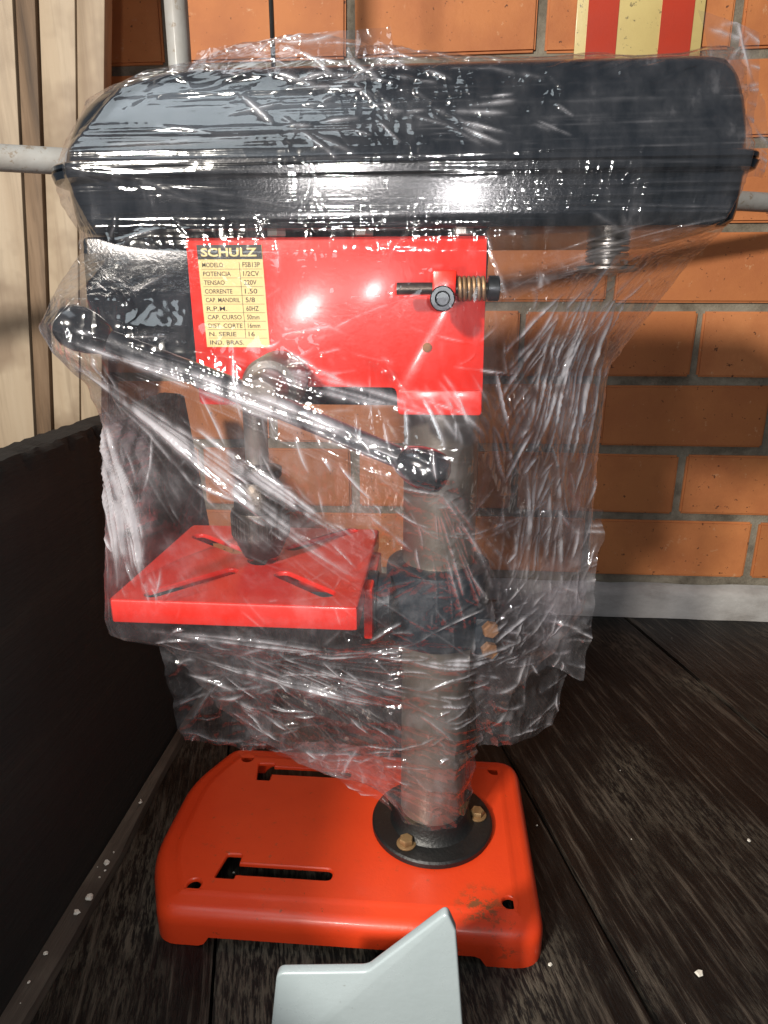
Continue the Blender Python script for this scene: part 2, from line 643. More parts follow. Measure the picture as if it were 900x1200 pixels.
def loft(mb, rings, cap_top=True, cap_bot=True):
    n = len(rings[0])
    v = [p for r in rings for p in r]
    f = [(i * n + k, i * n + (k + 1) % n, (i + 1) * n + (k + 1) % n, (i + 1) * n + k) for i in range(len(rings) - 1) for k in range(n)]
    if cap_bot: f.append(tuple(reversed(range(n))))
    if cap_top: f.append(tuple(range((len(rings) - 1) * n, len(rings) * n)))
    mb.add(v, f)


# ================================================================== SETTING
# floor: wide dark planks
floor = empty('floor', (0, .5, 0))
tag(floor, kind='structure')
TH = R(14.5)
dirv = Vector((-math.sin(TH), math.cos(TH)))
nrm = Vector((math.cos(TH), math.sin(TH)))
c0 = nrm.dot(Vector((.0983, .5739)))
wid = .295
for k in range(-4, 4):
    a, b = c0 + k * wid + .0012, c0 + (k + 1) * wid - .0012
    me = bpy.data.meshes.new('floor_plank')
    bm = bmesh.new()
    bmesh.ops.create_cube(bm, size=1)
    bmesh.ops.scale(bm, vec=(b - a, 2.8, .022), verts=bm.verts)
    bmesh.ops.bevel(bm, geom=bm.edges[:], offset=.0016, segments=2, affect='EDGES')
    bm.to_mesh(me); bm.free()
    mid = nrm * ((a + b) / 2) + dirv * .55
    o = link('floor_plank', me, M['floor'], floor, (mid.x, mid.y, -.011 - .0006 * random.random()), 40)
    o.rotation_euler = (0, 0, TH)
o = MB().box(-2.2, 2.4, -1.6, 3, -.05, -.026).build('underlay', M['sideboard'], floor)

# brick wall
Y0 = 1.006
wall = empty('brick_wall', (.1, Y0, 0))
tag(wall, 'orange clay brick wall with grey mortar joints behind the drill press', 'wall')
MB().box(-.95, 1.35, Y0 + .006, Y0 + .10, -.02, 1.36).build('mortar', M['mortar'], wall)
PX, PZ = .2405, .1005
variants = []
for v in range(7):
    bm = bmesh.new()
    bmesh.ops.create_cube(bm, size=1)
    bmesh.ops.scale(bm, vec=(PX - .0115 + random.uniform(-.002, .002), .09, PZ - .0115 + random.uniform(-.0015, .001)), verts=bm.verts)
    for q in bm.verts:
        q.co += Vector((random.uniform(-.0012, .0012), 0, random.uniform(-.0012, .0012)))
    bmesh.ops.bevel(bm, geom=bm.edges[:], offset=.0028, segments=2, affect='EDGES')
    me = bpy.data.meshes.new('brick')
    bm.to_mesh(me); bm.free()
    me.materials.append(M['brick'])
    me.polygons.foreach_set('use_smooth', [True] * len(me.polygons))
    me.set_sharp_from_angle(angle=R(50))
    variants.append(me)
for r in range(13):
    z = .0572 + PZ * (r + .5)
    off = .474 if r % 2 == 0 else .358
    for c in range(-6, 4):
        x = off + PX * (c + .5)
        if not -.9 < x < 1.28: continue
        o = bpy.data.objects.new('brick', random.choice(variants))
        C.objects.link(o)
        o.parent = wall
        o.location = Vector((x + random.uniform(-.0015, .0015), Y0 + .045 + random.uniform(-.001, .0022), z)) - world_loc(wall)
        o.rotation_euler = (0, random.choice((0, 0, 0)) + random.uniform(-.004, .004), random.uniform(-.004, .004))
# whitewashed kerb along the foot of the wall
mb = MB()
prof = [(0, 0), (-.020, 0), (-.019, .036), (-.013, .046), (0, .050)]
N = 60
v = []
for i in range(N + 1):
    x = -.9 + 2.2 * i / N
    for (py, pz) in prof:
        v.append((x, Y0 + .004 + py + random.uniform(-.0012, .0012) * (py < 0), pz + random.uniform(-.0014, .0014) * (pz > 0)))
n = len(prof)
f = [(i * n + k, (i + 1) * n + k, (i + 1) * n + k + 1, i * n + k + 1) for i in range(N) for k in range(n - 1)]
mb.add(v, [tuple(reversed(q)) for q in f])
mb.build('kerb', M['skirting'], wall, ang=50)

# pale wooden panel at the left, leaning
panel_l = empty('wooden_panel', (-.5, .90, 0))
tag(panel_l, 'pale pine board panel standing upright at the left against the brick wall', 'panel')


def lean_board(name, t0, t1, b0, b1, y, th, mat):
    """board between x t0..t1 at z=1.05 and b0..b1 at z=0"""
    v = []
    for zz, (a, b) in ((.005, (b0, b1)), (1.15, (t0, t1))):
        v += [(a, y, zz), (b, y, zz), (b, y + th, zz), (a, y + th, zz)]
    f = [(3, 2, 1, 0), (4, 5, 6, 7), (0, 1, 5, 4), (1, 2, 6, 5), (2, 3, 7, 6), (3, 0, 4, 7)]
    return obj(name, v, f, mat, panel_l, bevel=.0015)


def lx(xt, xb, z):          # helper for leaning joints (given at z .795 and .305)
    return xb + (xt - xb) * (z - .305) / .49


for nm, (ta, ba), (tb, bb), y, th, mt in (
        ('board', (-.90, -.95), (-.72, -.77), .885, .02, 'pine'),
        ('board', (-.716, -.766), (-.497, -.547), .882, .02, 'pine'),
        ('edge_strip', (-.490, -.540), (-.4665, -.519), .876, .026, 'pinedark'),
        ('board', (-.4645, -.517), (-.4215, -.481), .880, .02, 'pine'),
        ('board', (-.4205, -.480), (-.387, -.4517), .8815, .02, 'pine')):
    lean_board(nm, lx(ta, ba, 1.15), lx(tb, bb, 1.15), lx(ta, ba, .005), lx(tb, bb, .005), y, th, M[mt])
v, f = prism_xz([(-.90, .545), (-.436, .545), (-.434, .560), (-.90, .561)], .903, .925)
obj('cross_rail', v, f, M['pinedark'], panel_l, bevel=.001)

# black side board at the left
mb = MB()
rings = []
key_y = (-.35, .1, .4, .6, .8, .872)
for i in range(150):
    y = -.35 + 1.222 * i / 149
    xb = float(np.interp(y, key_y, (-.280, -.280, -.280, -.283, -.288, -.290)))
    xt = float(np.interp(y, key_y, (-.276, -.277, -.282, -.303, -.322, -.328)))
    zt = float(np.interp(y, key_y, (.366, .364, .362, .357, .353, .352)))
    j1, j2, j3 = (random.uniform(0, .0016) ** 1 for _ in range(3))
    if random.random() < .12: j1 += .0025
    rings.append([(xb, y, .001), (xt - .0005, y, zt - .012 - j2), (xt - .0015 - j1, y, zt - .004 - j1), (xt - .006 - j2, y, zt - j3), (xt - .028, y, zt + .002 - j2), (xb - .028, y, .001)])
loft(mb, rings)
sb = mb.build('side_board', M['sideboard'], ang=30)
tag(sb, 'low black stained side board running back along the left of the floor', 'board')
mb = MB()
rings = []
for i in range(30):
    y = -.3 + i * (1.22 / 29)
    j = lambda: random.uniform(-.0007, .0007)
    sh = 0 if y < .45 else -.012 * (y - .45) / .15
    sh = max(sh, -.012)
    xr = -.2625 + sh * .7
    rings.append([(xr + j(), y, .0005), (xr - .001 + j(), y, .009 + j()), (-.2795 + j() * .3, y, .010 + j()), (-.2795, y, .0005)])
loft(mb, rings)
bt = mb.build('floor_batten', M['batten'], ang=40)
tag(bt, 'narrow grey worn batten on the floor along the foot of the black side board', 'batten')

# paint chips
mb = MB()
spots = [(-.2710, .5180, .012, .0022), (-.2686, .445, .012, .003), (-.2695, .3959, .0115, .0028), (-.2662, .4097, .0115, .004), (-.2745, .361, .011, .002), (.1969, .3916, .0002, .0030), (.2875, .5266, .0002, .002),
         (.0909, .3899, .0002, .0016), (-.2738, .3391, .011, .0015)]
for _ in range(20):
    spots.append((random.uniform(-.27, .42), random.uniform(.34, .95), .0003, random.uniform(.0005, .0011)))
for _ in range(7):
    spots.append((random.uniform(-.276, -.264), random.uniform(.3, .55), .0105, random.uniform(.0005, .0013)))
for x, y, z, r in spots:
    n = random.randint(5, 7)
    ph = random.random() * 6
    low = [(x + r * random.uniform(.6, 1.2) * math.cos(ph + 6.283 * k / n), y + r * random.uniform(.6, 1.2) * math.sin(ph + 6.283 * k / n), z) for k in range(n)]
    top = [(x + (px - x) * .7, y + (py - y) * .7, z + r * random.uniform(.4, .7)) for px, py, _ in low]
    mb.add(low + top, [(k, (k + 1) % n, n + (k + 1) % n, n + k) for k in range(n)] + [tuple(range(n, 2 * n))])
ch = mb.build('paint_chips', M['chip'], ang=30)
tag(ch, 'small white chips and crumbs scattered on the dark planks', 'debris', kind='stuff')

# metal frame (pipe post and rail)
fr = empty('pipe_frame', (-.226, .657, .57))
tag(fr, 'grey metal pipe post and rail crossing behind the drill press belt cover', 'frame')
a, b = Vector((-.3667, .6, .578)), Vector((.379, .9, .576))
d = (b - a)
MB().tube([a - d * .62, a, b, b + d * .45], .0105, 20).build('rail', M['galv'], fr, origin=tuple(a))
MB().tube([(-.228, .657, .572), (-.2265, .657, .8), (-.2255, .657, 1.3)], .0098, 20).build('post', M['galv'], fr)
# cable
pts = [(-.1545 + .001 * math.sin(k * 1.3), .662 + .001 * math.cos(k), 1.25 - .68 * k / 14) for k in range(15)]
pts = [(x + (1.25 - z) * .012, y, z) for x, y, z in pts]
cb = MB().tube(pts, .0021, 8).build('hanging_cable', M['cable'])
tag(cb, 'thin black cable hanging down behind the belt cover beside the grey post', 'cable')

# striped sign
sg = empty('striped_sign', (.235, 1.0, .75))
tag(sg, 'red and yellow striped sign board fixed to the brick wall at top right', 'sign')
MB().box(.160, .3135, 1.0, 1.0045, .735, .96).build('backing', M['signyellow'], sg, bevel=.0008)
for i, (x0, x1, m) in enumerate(((.1735, .2105, 'signred'), (.262, .3005, 'signred'))):
    MB().box(x0, x1, .9990, 1.0, .7352, .9598).build('red_stripe', M[m], sg)

# ================================================================== DRILL PRESS
CX, CY = .003, .49
P = empty('drill_press', (CX, CY, 0))
tag(P, 'red and black bench drill press wrapped in clear film standing on dark planks', 'drill press')

# ---- base
outl = []
corner = round_poly([(-.200, .385), (.0865, .385), (.0865, .587), (-.200, .587), (-.2265, .53), (-.2265, .442)], [.02, .023, .023, .02, .10, .10], 8)
outl = corner
# resample evenly
def resample(poly, n):
    p = np.array(poly + [poly[0]])
    s = np.r_[0, np.cumsum(np.hypot(*np.diff(p, axis=0).T))]
    t = np.linspace(0, s[-1], n, endpoint=False)
    return list(zip(np.interp(t, s, p[:, 0]).tolist(), np.interp(t, s, p[:, 1]).tolist()))
outl = resample(outl, 220)


def footz(x, y):
    def ss(a, b, t):
        t = max(0, min(1, (t - a) / (b - a)))
        return t * t * (3 - 2 * t)
    z = 0
    if y < .40 or y > .575:
        z = .0085 * ss(-.168, -.162, x) * (1 - ss(.038, .044, x))
    if x > .08:
        z = .0085 * ss(.425, .432, y) * (1 - ss(.545, .552, y))
    if x < -.218:
        z = .0085 * ss(.43, .44, y) * (1 - ss(.535, .545, y))
    return z


mb = MB()
rings = []
for d, z in ((.0035, None), (0, None), (-.0002, .018), (.0006, .0225), (.0028, .0265), (.0062, .0290), (.0100, .0298), (.0155, .0300), (.0175, .0306), (.0195, .0312), (.0215, .0314)):
    pl = offset(outl, d)
    rings.append([(x, y, (footz(*outl[i]) if z is None else z)) for i, (x, y) in enumerate(pl)])
loft(mb, rings, cap_top=False, cap_bot=False)
inner = offset(outl, .0215)
s1 = round_poly([(-.167, .4185), (-.151, .4185), (-.151, .4225), (-.0745, .4225), (-.0745, .4335), (-.151, .4335), (-.151, .4425), (-.163, .4425)], [.002, .001, .001, .005, .005, .001, .001, .002], 4)
s2 = [(x, 2 * .4885 - y) for x, y in reversed(s1)]
holes = [s1, s2, circle(-.180, .4105, .0054), circle(.0621, .4126, .0054), circle(.0621, .565, .0054), circle(-.180, .565, .0054)]
holed_top(mb, inner, holes, .0314, .0032)
base = mb.build('base', M['orange_red'], P, ang=40)

# ---- column flange, collar, bolts
MB().lathe([(.0505, 0), (.0515, .0008), (.0515, .0048), (.050, .0062), (.036, .0070), (.0335, .0095), (.0315, .0165), (.0300, .0205), (.0278, .0208)], (CX, CY, .0316), n=64).build('column_flange', M['flange'], P)
for ang in (238, 6, 122):
    x, y = CX + .039 * math.cos(R(ang)), CY + .039 * math.sin(R(ang))
    b = MB().lathe([(.0078, 0), (.0080, .0005), (.0080, .0012), (.0074, .0016)], (x, y, .0384), n=24)
    wsh = b.build('washer', M['brass'], P)
    MB().lathe([(.0058, 0), (.0060, .0005), (.0060, .0038), (.0052, .0048), (.0030, .0050)], (x, y, .0399), n=6, phase=random.random()).build('bolt', M['brass'], P)

# ---- column
MB().lathe([(.027, 0), (.027, .02), (.027, .2), (.027, .43), (.027, .463)], (CX, CY, .040), n=64).build('column', M['column'], P)

# ---- table bracket
br = MB()
br.lathe([(.031, 0), (.0385, .002), (.0395, .005), (.0395, .056), (.0385, .060), (.031, .0625), (.0272, .0625)], (CX, CY, .2135), n=56)
br.build('table_bracket', M['iron'], P)
arm = MB().lathe([(.019, 0), (.0205, .0012), (.0205, .010), (.0225, .011), (.0225, .018)], (-.0305, .470, .2485), (-1, 0, 0), n=36)
arm.build('swivel_boss', M['iron'], P)
lug = MB().box(.030, .0455, .452, .490, .2145, .2450).build('clamp_lug', M['iron'], P, bevel=.003)
for zz in (.2380, .2215):
    bb = MB().lathe([(.0060, 0), (.0062, .0006), (.0062, .0050), (.0052, .0062)], (.0405, .4518, zz), (0.25, -1, 0), n=6)
    bb.build('clamp_bolt', M['rust'], P)
MB().tube([(.0405, .498, .230), (.046, .505, .230), (.0500, .509, .230)], [.0045, .004, .0050], 12).build('clamp_handle', M['oxide'], P)

# ---- work table
tab = MB()
to = resample(round_poly([(-.2150, .400), (-.0485, .400), (-.0485, .563), (-.2150, .563)], .003, 6), 160)
rings = [[(x, y, z) for x, y in offset(to, d)] for d, z in ((.004, .2585), (.0006, .2580), (0, .2588), (0, .2725), (.0005, .2737), (.0016, .2742))]
loft(tab, rings, cap_top=False, cap_bot=False)
hs = [capsule((-.1885, .4125), (-.1495, .4560), .0058), capsule((-.1090, .4530), (-.0725, .4220), .0058),
      capsule((-.1980, .5320), (-.1555, .4990), .0058), capsule((-.1135, .5100), (-.0725, .5570), .0058), circle(-.131, .4815, .011, 28)]
hs = [h if sum(h[i][0] * h[(i + 1) % len(h)][1] - h[(i + 1) % len(h)][0] * h[i][1] for i in range(len(h))) > 0 else h[::-1] for h in hs]
holed_top(tab, offset(to, .0016), hs, .2742, .0032, .001)
table = tab.build('work_table', M['red'], P, ang=40)
MB().box(-.0495, -.0430, .4425, .5200, .2300, .2690).build('table_flange', M['red'], P, bevel=.0015)
# ribs under the table
rb = MB()
rb.box(-.205, -.056, .4785, .4845, .2500, .2632)
rb.box(-.134, -.128, .425, .556, .2560, .2634)
rb.build('table_ribs', M['red'], P)

# ---- head housing and red side panel
hv, hf = prism_xz(round_poly([(-.219, .5005), (-.221, .456), (-.213, .446), (-.146, .404), (-.140, .400), (.026, .400), (.028, .5005)], [.004, .006, .01, .01, .004, .004, .004], 4)[::-1], .431, .552)
obj('head_housing', hv, hf, M['navy'], P, bevel=.0018, ang=40)
pv, pf = prism_xz(round_poly([(-.1500, .4985), (.0258, .4985), (.0270, .3960), (-.0245, .3960), (-.0255, .4125), (-.097, .4125), (-.101, .4010), (-.1490, .4010)], [.0015, .0015, .003, .003, .004, .004, .004, .003], 4)[::-1], .4195, .430)
hp = obj('head_panel', pv, pf, M['red'], P, bevel=.0010, ang=40)
bv, bf = prism_xz(round_poly([(-.0245, .4115), (.0262, .4115), (.0264, .3965), (-.0238, .3965)], .002, 3)[::-1], .4172, .4194)
obj('lower_lug', bv, bf, M['red'], P, bevel=.0006)
MB().lathe([(.0028, 0), (.0028, .0008), (.0018, .0014)], (-.0072, .4195, .4365), (0, -1, 0), n=16).build('panel_screw', M['rust'], P)

# ---- data plate with print
dp = empty('data_plate', (-.1435, .4192, .437), P)
xL, xR, zB, zT = -.1435, -.1046, .4362, .4945
PR = R(2.2)
def prot(x, z):
    cx, cz = (xL + xR) / 2, (zB + zT) / 2
    dx, dz = x - cx, z - cz
    return cx + dx * math.cos(PR) - dz * math.sin(-PR) * -1, cz + dz * math.cos(PR) + dx * math.sin(PR) * 0


def pq(x0, x1, z0, z1, y0, y1, name, mat):
    # sheared with the plate: left and right edges slope slightly, horizontals stay level
    sh = lambda x, z: (x + (zT - z) * .035, z)
    pts = [sh(x0, z0), sh(x1, z0), sh(x1, z1), sh(x0, z1)]
    vv, ff = prism_xz(pts, y0, y1)
    return obj(name, vv, ff, mat, dp, ang=30)


pq(xL, xR, zB, zT, .4190, .4195, 'sticker', M['label'])
pq(xL, xR - .0002, zT - .0080, zT, .41885, .4190, 'title_band', M['ink'])
ln = MB()
sh = lambda x, z: x + (zT - z) * .035
nrows = 10
z_hi, z_lo = zT - .0085, zB + .0004
rowh = (z_hi - z_lo) / nrows
for k in range(1, nrows):
    z = z_hi - rowh * k
    ln.box(sh(xL + .0015, z), sh(xR - .001, z), .41893, .4190, z - .00011, z + .00011)
zc0, zc1 = z_lo + rowh, z_hi - .001
ln.add([(sh(xL + .0245, z), y, z) for z in (zc0, zc1) for y in (.41893, .4190)] + [(sh(xL + .0248, z), y, z) for z in (zc0, zc1) for y in (.41893, .4190)],
       [(0, 4, 6, 2), (0, 2, 3, 1), (4, 5, 7, 6), (0, 1, 5, 4), (2, 6, 7, 3)])
ln.build('table_rules', M['ink'], dp, ang=None)


def text_mesh(items, name, mat, parent, bold=0.0):
    """items: (string, x, z, height, width or None) printed on the plane y=.41886, one mesh"""
    mb = MB()
    for (s, x, z, h, w) in items:
        cu = bpy.data.curves.new('t', 'FONT')
        cu.body = s
        cu.size = 1
        cu.offset = bold
        cu.extrude = 0
        cu.resolution_u = 3
        o = bpy.data.objects.new('t', cu)
        me = bpy.data.meshes.new_from_object(o)
        co = np.array([tuple(v.co) for v in me.vertices])
        if len(co) == 0: continue
        mn, mx = co.min(0), co.max(0)
        sz = h / .72
        sx = sz if w is None else w / (mx[0] - mn[0])
        vv = [(x + (c[0] - mn[0]) * sx + (zT - z) * .035, 0, z + c[1] * sz) for c in co]
        mb.add([(a, items_y, b) for a, _, b in vv], [tuple(p.vertices) for p in me.polygons])
        bpy.data.objects.remove(o)
        bpy.data.curves.remove(cu)
        bpy.data.meshes.remove(me)
    return mb.build(name, mat, parent, ang=None)


items_y = .41876
text_mesh([('SCHULZ', xL + .0022, zT - .0063, .0046, .0335)], 'brand_lettering', M['label'], dp, bold=.028)
items_y = .41892
rows = [('MODELO', 'FSB13P'), ('POTENCIA', '1/2CV'), ('TENSAO', '220V'), ('CORRENTE', '1.50'), ('CAP. MANDRIL', '5/8'), ('R.P.M.', '60HZ'), ('CAP. CURSO', '50mm'), ('DIST. CORTE', '16mm'), ('N. SERIE', '16'), ('IND. BRAS.', '')]
it = []
for k, (a, b) in enumerate(rows):
    z = z_hi - rowh * (k + 1) + rowh * .22
    it.append((a, xL + .0022, z, .0026, min(.0021 * len(a), .021)))
    if b: it.append((b, xL + .0265, z, .0028, min(.0019 * len(b), .0105)))
text_mesh(it, 'table_lettering', M['ink'], dp, bold=.012)

# ---- depth stop: rod, spring, collar, bracket, cap screw
MB().tube([(-.0243, .4010, .4695), (.0262, .4010, .4695)], .0033, 18).build('stop_rod', M['darksteel'], P)
MB().box(-.0045, .0085, .3955, .4195, .4640, .4790).build('stop_bracket', M['red'], P, bevel=.0012)
sp = []
for k in range(6 * 14 + 1):
    t = k / 14
    sp.append((.0095 + .0155 * t / 6, .4010 + .0058 * math.cos(t * 6.283), .4695 + .0058 * math.sin(t * 6.283)))
MB().tube(sp, .00115, 7).build('spring', M['spring'], P)
MB().lathe([(.0060, 0), (.0068, .0006), (.0068, .0060), (.0060, .0066)], (.0258, .4010, .4695), (1, 0, 0), n=28).build('stop_collar', M['oxide'], P)
cs = MB().lathe([(.0064, -.004), (.0068, .0005), (.0068, .0064), (.0062, .0071), (.0042, .0071), (.0036, .0066), (.0034, .0040)], (.0012, .3955, .4640), (0, -1, 0), n=36, cap=True)
cs.build('cap_screw', M['oxide'], P)

# ---- feed hub, levers, knobs
MB().lathe([(.0165, 0), (.0172, .002), (.0172, .030), (.0155, .034), (.0118, .036), (.0115, .060), (.0095, .063)], (-.0965, .4195, .4175), (0.03, -1, -.06), n=44).build('feed_hub', M['hub'], P)
Lk, Rk = Vector((-.1830, .3550, .4470)), Vector((-.0090, .353, .3790))
mid = Vector((-.0985, .3665, .4125))
for nm, kp in (('a', Lk), ('b', Rk)):
    dv = (kp - mid).normalized()
    lev = MB().tube([mid, mid + dv * .02, kp], [.0066, .0062, .0058], 18).build('feed_lever', M['black'], P)
    MB().lathe([(.0055, -.012), (.0078, -.010), (.0105, -.003), (.0118, .004), (.0112, .010), (.0085, .0145), (.004, .0165)], kp, dv, n=32).build('lever_knob', M['knob'], lev)

# ---- quill, chuck
qx, qy = -.131, .481
MB().lathe([(.0080, 0), (.0085, .001), (.0085, .055)], (qx, qy, .350), n=40).build('quill', M['steel'], P)
MB().lathe([(.010, 0), (.0165, .001), (.0175, .003), (.0175, .008), (.0110, .010)], (qx, qy, .3385), n=40).build('quill_collar', M['darksteel'], P)
chk = MB().lathe([(.009, 0), (.0135, .0015), (.0175, .010), (.0195, .016), (.0208, .0162), (.0214, .018), (.0214, .036), (.0208, .038), (.0190, .0385), (.0185, .054), (.0150, .0600)], (qx, qy, .2775), n=48)
chk.build('chuck', M['darksteel'], P)
kn = MB()
for k in range(40):
    a = 6.283 * k / 40
    c_, s_ = math.cos(a), math.sin(a)
    kn.tube([(qx + .0214 * c_, qy + .0214 * s_, .2965), (qx + .0214 * c_, qy + .0214 * s_, .3125)], .0006, 4)
kn.build('chuck_knurling', M['darksteel'], P)
for k in range(3):
    a = 2.1 * k + .5
    MB().box(qx + .004 * math.cos(a) - .0022, qx + .004 * math.cos(a) + .0022, qy + .004 * math.sin(a) - .0022, qy + .004 * math.sin(a) + .0022, .2742 + .0008, .2785).build('jaw', M['darksteel'], P)

# ---- belt cover: lower tray and lid
def cover_outline(iF, iL, iR):
    x0, x1, y0, y1 = -.2350 + iL, .1655 - iR, .3990 + iF, .586 - iF
    return resample(round_poly([(x0, y0), (x1, y0), (x1, y1), (x0, y1)], [.052, .015, .015, .052], 12), 240)


def cover_part(levels, name, mat, ct=True, cb_=True):
    mb = MB()
    rings = []
    for iF, iL, iR, z in levels:
        o_ = cover_outline(iF, iL, iR)
        k0 = min(range(240), key=lambda i: (o_[i][0] - x_ref) ** 2 + (o_[i][1] - .3) ** 2)
        o_ = o_[k0:] + o_[:k0]
        rings.append([(x, y, z) for x, y in o_])
    loft(mb, rings, ct, cb_)
    return mb.build(name, mat, P, ang=38)


x_ref = -.03
cover_part([(.015, .021, .016, .5015), (.0090, .0140, .0095, .5020), (.0064, .0105, .0070, .5050), (.0058, .0098, .0062, .5100), (.0052, .0082, .0056, .5260),
            (.0045, .0072, .0050, .5280), (.0005, .0020, .0015, .5290), (-.0004, .0010, .0004, .5325), (.0006, .002, .0016, .5332)], 'cover_tray', M['navy'])
cover_part([(.0008, .0020, .0016, .5336), (.0000, .0012, .0008, .5342), (.0000, .0012, .0008, .5362), (.0010, .0022, .0016, .5372), (.0050, .0065, .0050, .5378), (.0062, .0072, .0058, .5395),
            (.0070, .0080, .0060, .5450), (.0095, .0100, .0064, .5530), (.0130, .0130, .0070, .5620), (.0170, .0175, .0078, .5700), (.0210, .0240, .0090, .5770), (.0250, .0320, .0110, .5825), (.0295, .0410, .0125, .5865),
            (.0350, .0510, .0155, .5890), (.0450, .0620, .0300, .5905)], 'cover_lid', M['navy'])
for x in (-.096, -.045, .012):
    MB().lathe([(.0058, 0), (.0060, .0004), (.0060, .0026)], (x, .421, .4990), n=6).build('cover_bolt', M['steel'], P)

# ---- motor pulley shaft below the cover
pls = MB().lathe([(.0065, 0), (.0070, .001), (.0185, .0020), (.0205, .0030), (.0205, .0045), (.0180, .0055), (.0120, .0060), (.0085, .0065), (.0085, .0230)], (.1090, .49, .4800), n=40).build('pulley_shaft', M['steel'], P)
co = []
for k in range(4 * 18 + 1):
    t = k / 18
    co.append((.1090 + .0125 * math.cos(t * 6.283), .49 + .0125 * math.sin(t * 6.283), .4880 + .0040 * t))
MB().tube(co, .0016, 8).build('coil', M['steel'], pls)
# ================================================================== WHITE PIECE
wp = round_poly([(-.0975, .0005), (-.0870, .0845), (-.0335, .0905), (.0115, .1385), (.0168, .1250), (.0275, .0005)], [.002, .006, .010, .0035, .004, .002], 8)[::-1]
v, f = prism_xz(wp, .300, .3065)
w = obj('white_plastic_piece', v, f, M['whiteplastic'], bevel=.0022, ang=45, seg=3)
tag(w, 'glossy pale grey notched plastic piece in front of the orange base', 'plastic piece')

# ================================================================== STRETCH FILM
def vnoise(x, y, seed):
    """smooth 2D value noise in -1..1 for arrays"""
    r = np.random.RandomState(seed).uniform(-1, 1, (256, 256))
    xi, yi = np.floor(x).astype(int), np.floor(y).astype(int)
    fx, fy = x - xi, y - yi
    fx, fy = fx * fx * (3 - 2 * fx), fy * fy * (3 - 2 * fy)
    g = lambda a, b: r[a % 256, b % 256]
    return (g(xi, yi) * (1 - fx) + g(xi + 1, yi) * fx) * (1 - fy) + (g(xi, yi + 1) * (1 - fx) + g(xi + 1, yi + 1) * fx) * fy


def ridged(x, y, seed):
    return 1 - np.abs(vnoise(x, y, seed)) * 2


# (z, L, FL, FC, FR, R, back y): outline of the wrap at each height
LV = [
    (.6080, (-.135, .48), (-.110, .465), (-.03, .460), (.125, .465), (.150, .48), .53),
    (.6040, (-.165, .47), (-.130, .442), (-.03, .437), (.140, .440), (.160, .475), .56),
    (.5935, (-.192, .46), (-.150, .428), (-.03, .424), (.150, .426), (.1665, .47), .585),
    (.5780, (-.215, .45), (-.178, .419), (-.03, .4155), (.152, .418), (.1715, .46), .588),
    (.5550, (-.227, .44), (-.195, .406), (-.03, .4050), (.153, .406), (.1745, .46), .59),
    (.5400, (-.2375, .445), (-.205, .3965), (-.03, .3950), (.156, .396), (.1765, .46), .592),
    (.5300, (-.2365, .440), (-.205, .3955), (-.03, .3945), (.156, .396), (.1765, .46), .592),
    (.5180, (-.2290, .43), (-.202, .3975), (-.03, .3975), (.154, .398), (.1740, .46), .590),
    (.5030, (-.2200, .43), (-.196, .3990), (-.03, .4010), (.148, .401), (.1690, .46), .588),
    (.4890, (-.2175, .42), (-.182, .3940), (-.05, .4010), (.100, .410), (.1640, .49), .585),
    (.4640, (-.2010, .355), (-.180, .3380), (-.05, .3930), (.040, .391), (.1500, .50), .580),
    (.4510, (-.2030, .346), (-.192, .3345), (-.06, .3620), (.037, .390), (.1420, .50), .578),
    (.4370, (-.2000, .348), (-.184, .3370), (-.06, .3480), (.032, .390), (.1320, .50), .575),
    (.4190, (-.1935, .364), (-.150, .3460), (-.06, .3420), (.028, .380), (.1200, .50), .570),
    (.3930, (-.1940, .380), (-.140, .3600), (-.05, .3350), (.012, .336), (.1185, .50), .565),
    (.3770, (-.1980, .384), (-.140, .3650), (-.03, .3340), (.010, .335), (.1180, .50), .565),
    (.3380, (-.2050, .390), (-.155, .3750), (-.04, .3600), (.022, .370), (.1175, .50), .565),
    (.2850, (-.2135, .395), (-.205, .3900), (-.06, .3890), (.030, .405), (.1180, .50), .568),
    (.2620, (-.2170, .397), (-.210, .3925), (-.06, .3925), (.030, .420), (.1185, .50), .568),
    (.2480, (-.2155, .400), (-.205, .3945), (-.06, .3945), (.030, .430), (.1190, .50), .565),
    (.2320, (-.1900, .420), (-.160, .4100), (-.07, .4050), (.030, .430), (.1180, .50), .560),
    (.2000, (-.1800, .440), (-.130, .4250), (-.05, .4200), (.020, .440), (.1000, .50), .555),
    (.1600, (-.1600, .450), (-.110, .4400), (-.04, .4350), (.020, .445), (.0700, .50), .545),
    (.1280, (-.1290, .455), (-.090, .4480), (-.03, .4500), (.020, .452), (.0430, .49), .535),
    (.1000, (-.0850, .460), (-.055, .4550), (-.01, .4540), (.020, .456), (.0370, .49), .530),
    (.0790, (-.0500, .462), (-.035, .4570), (.00, .4555), (.022, .459), (.0355, .49), .527),
    (.0560, (-.0280, .475), (-.020, .4620), (.003, .4570), (.022, .463), (.0345, .49), .524),
]
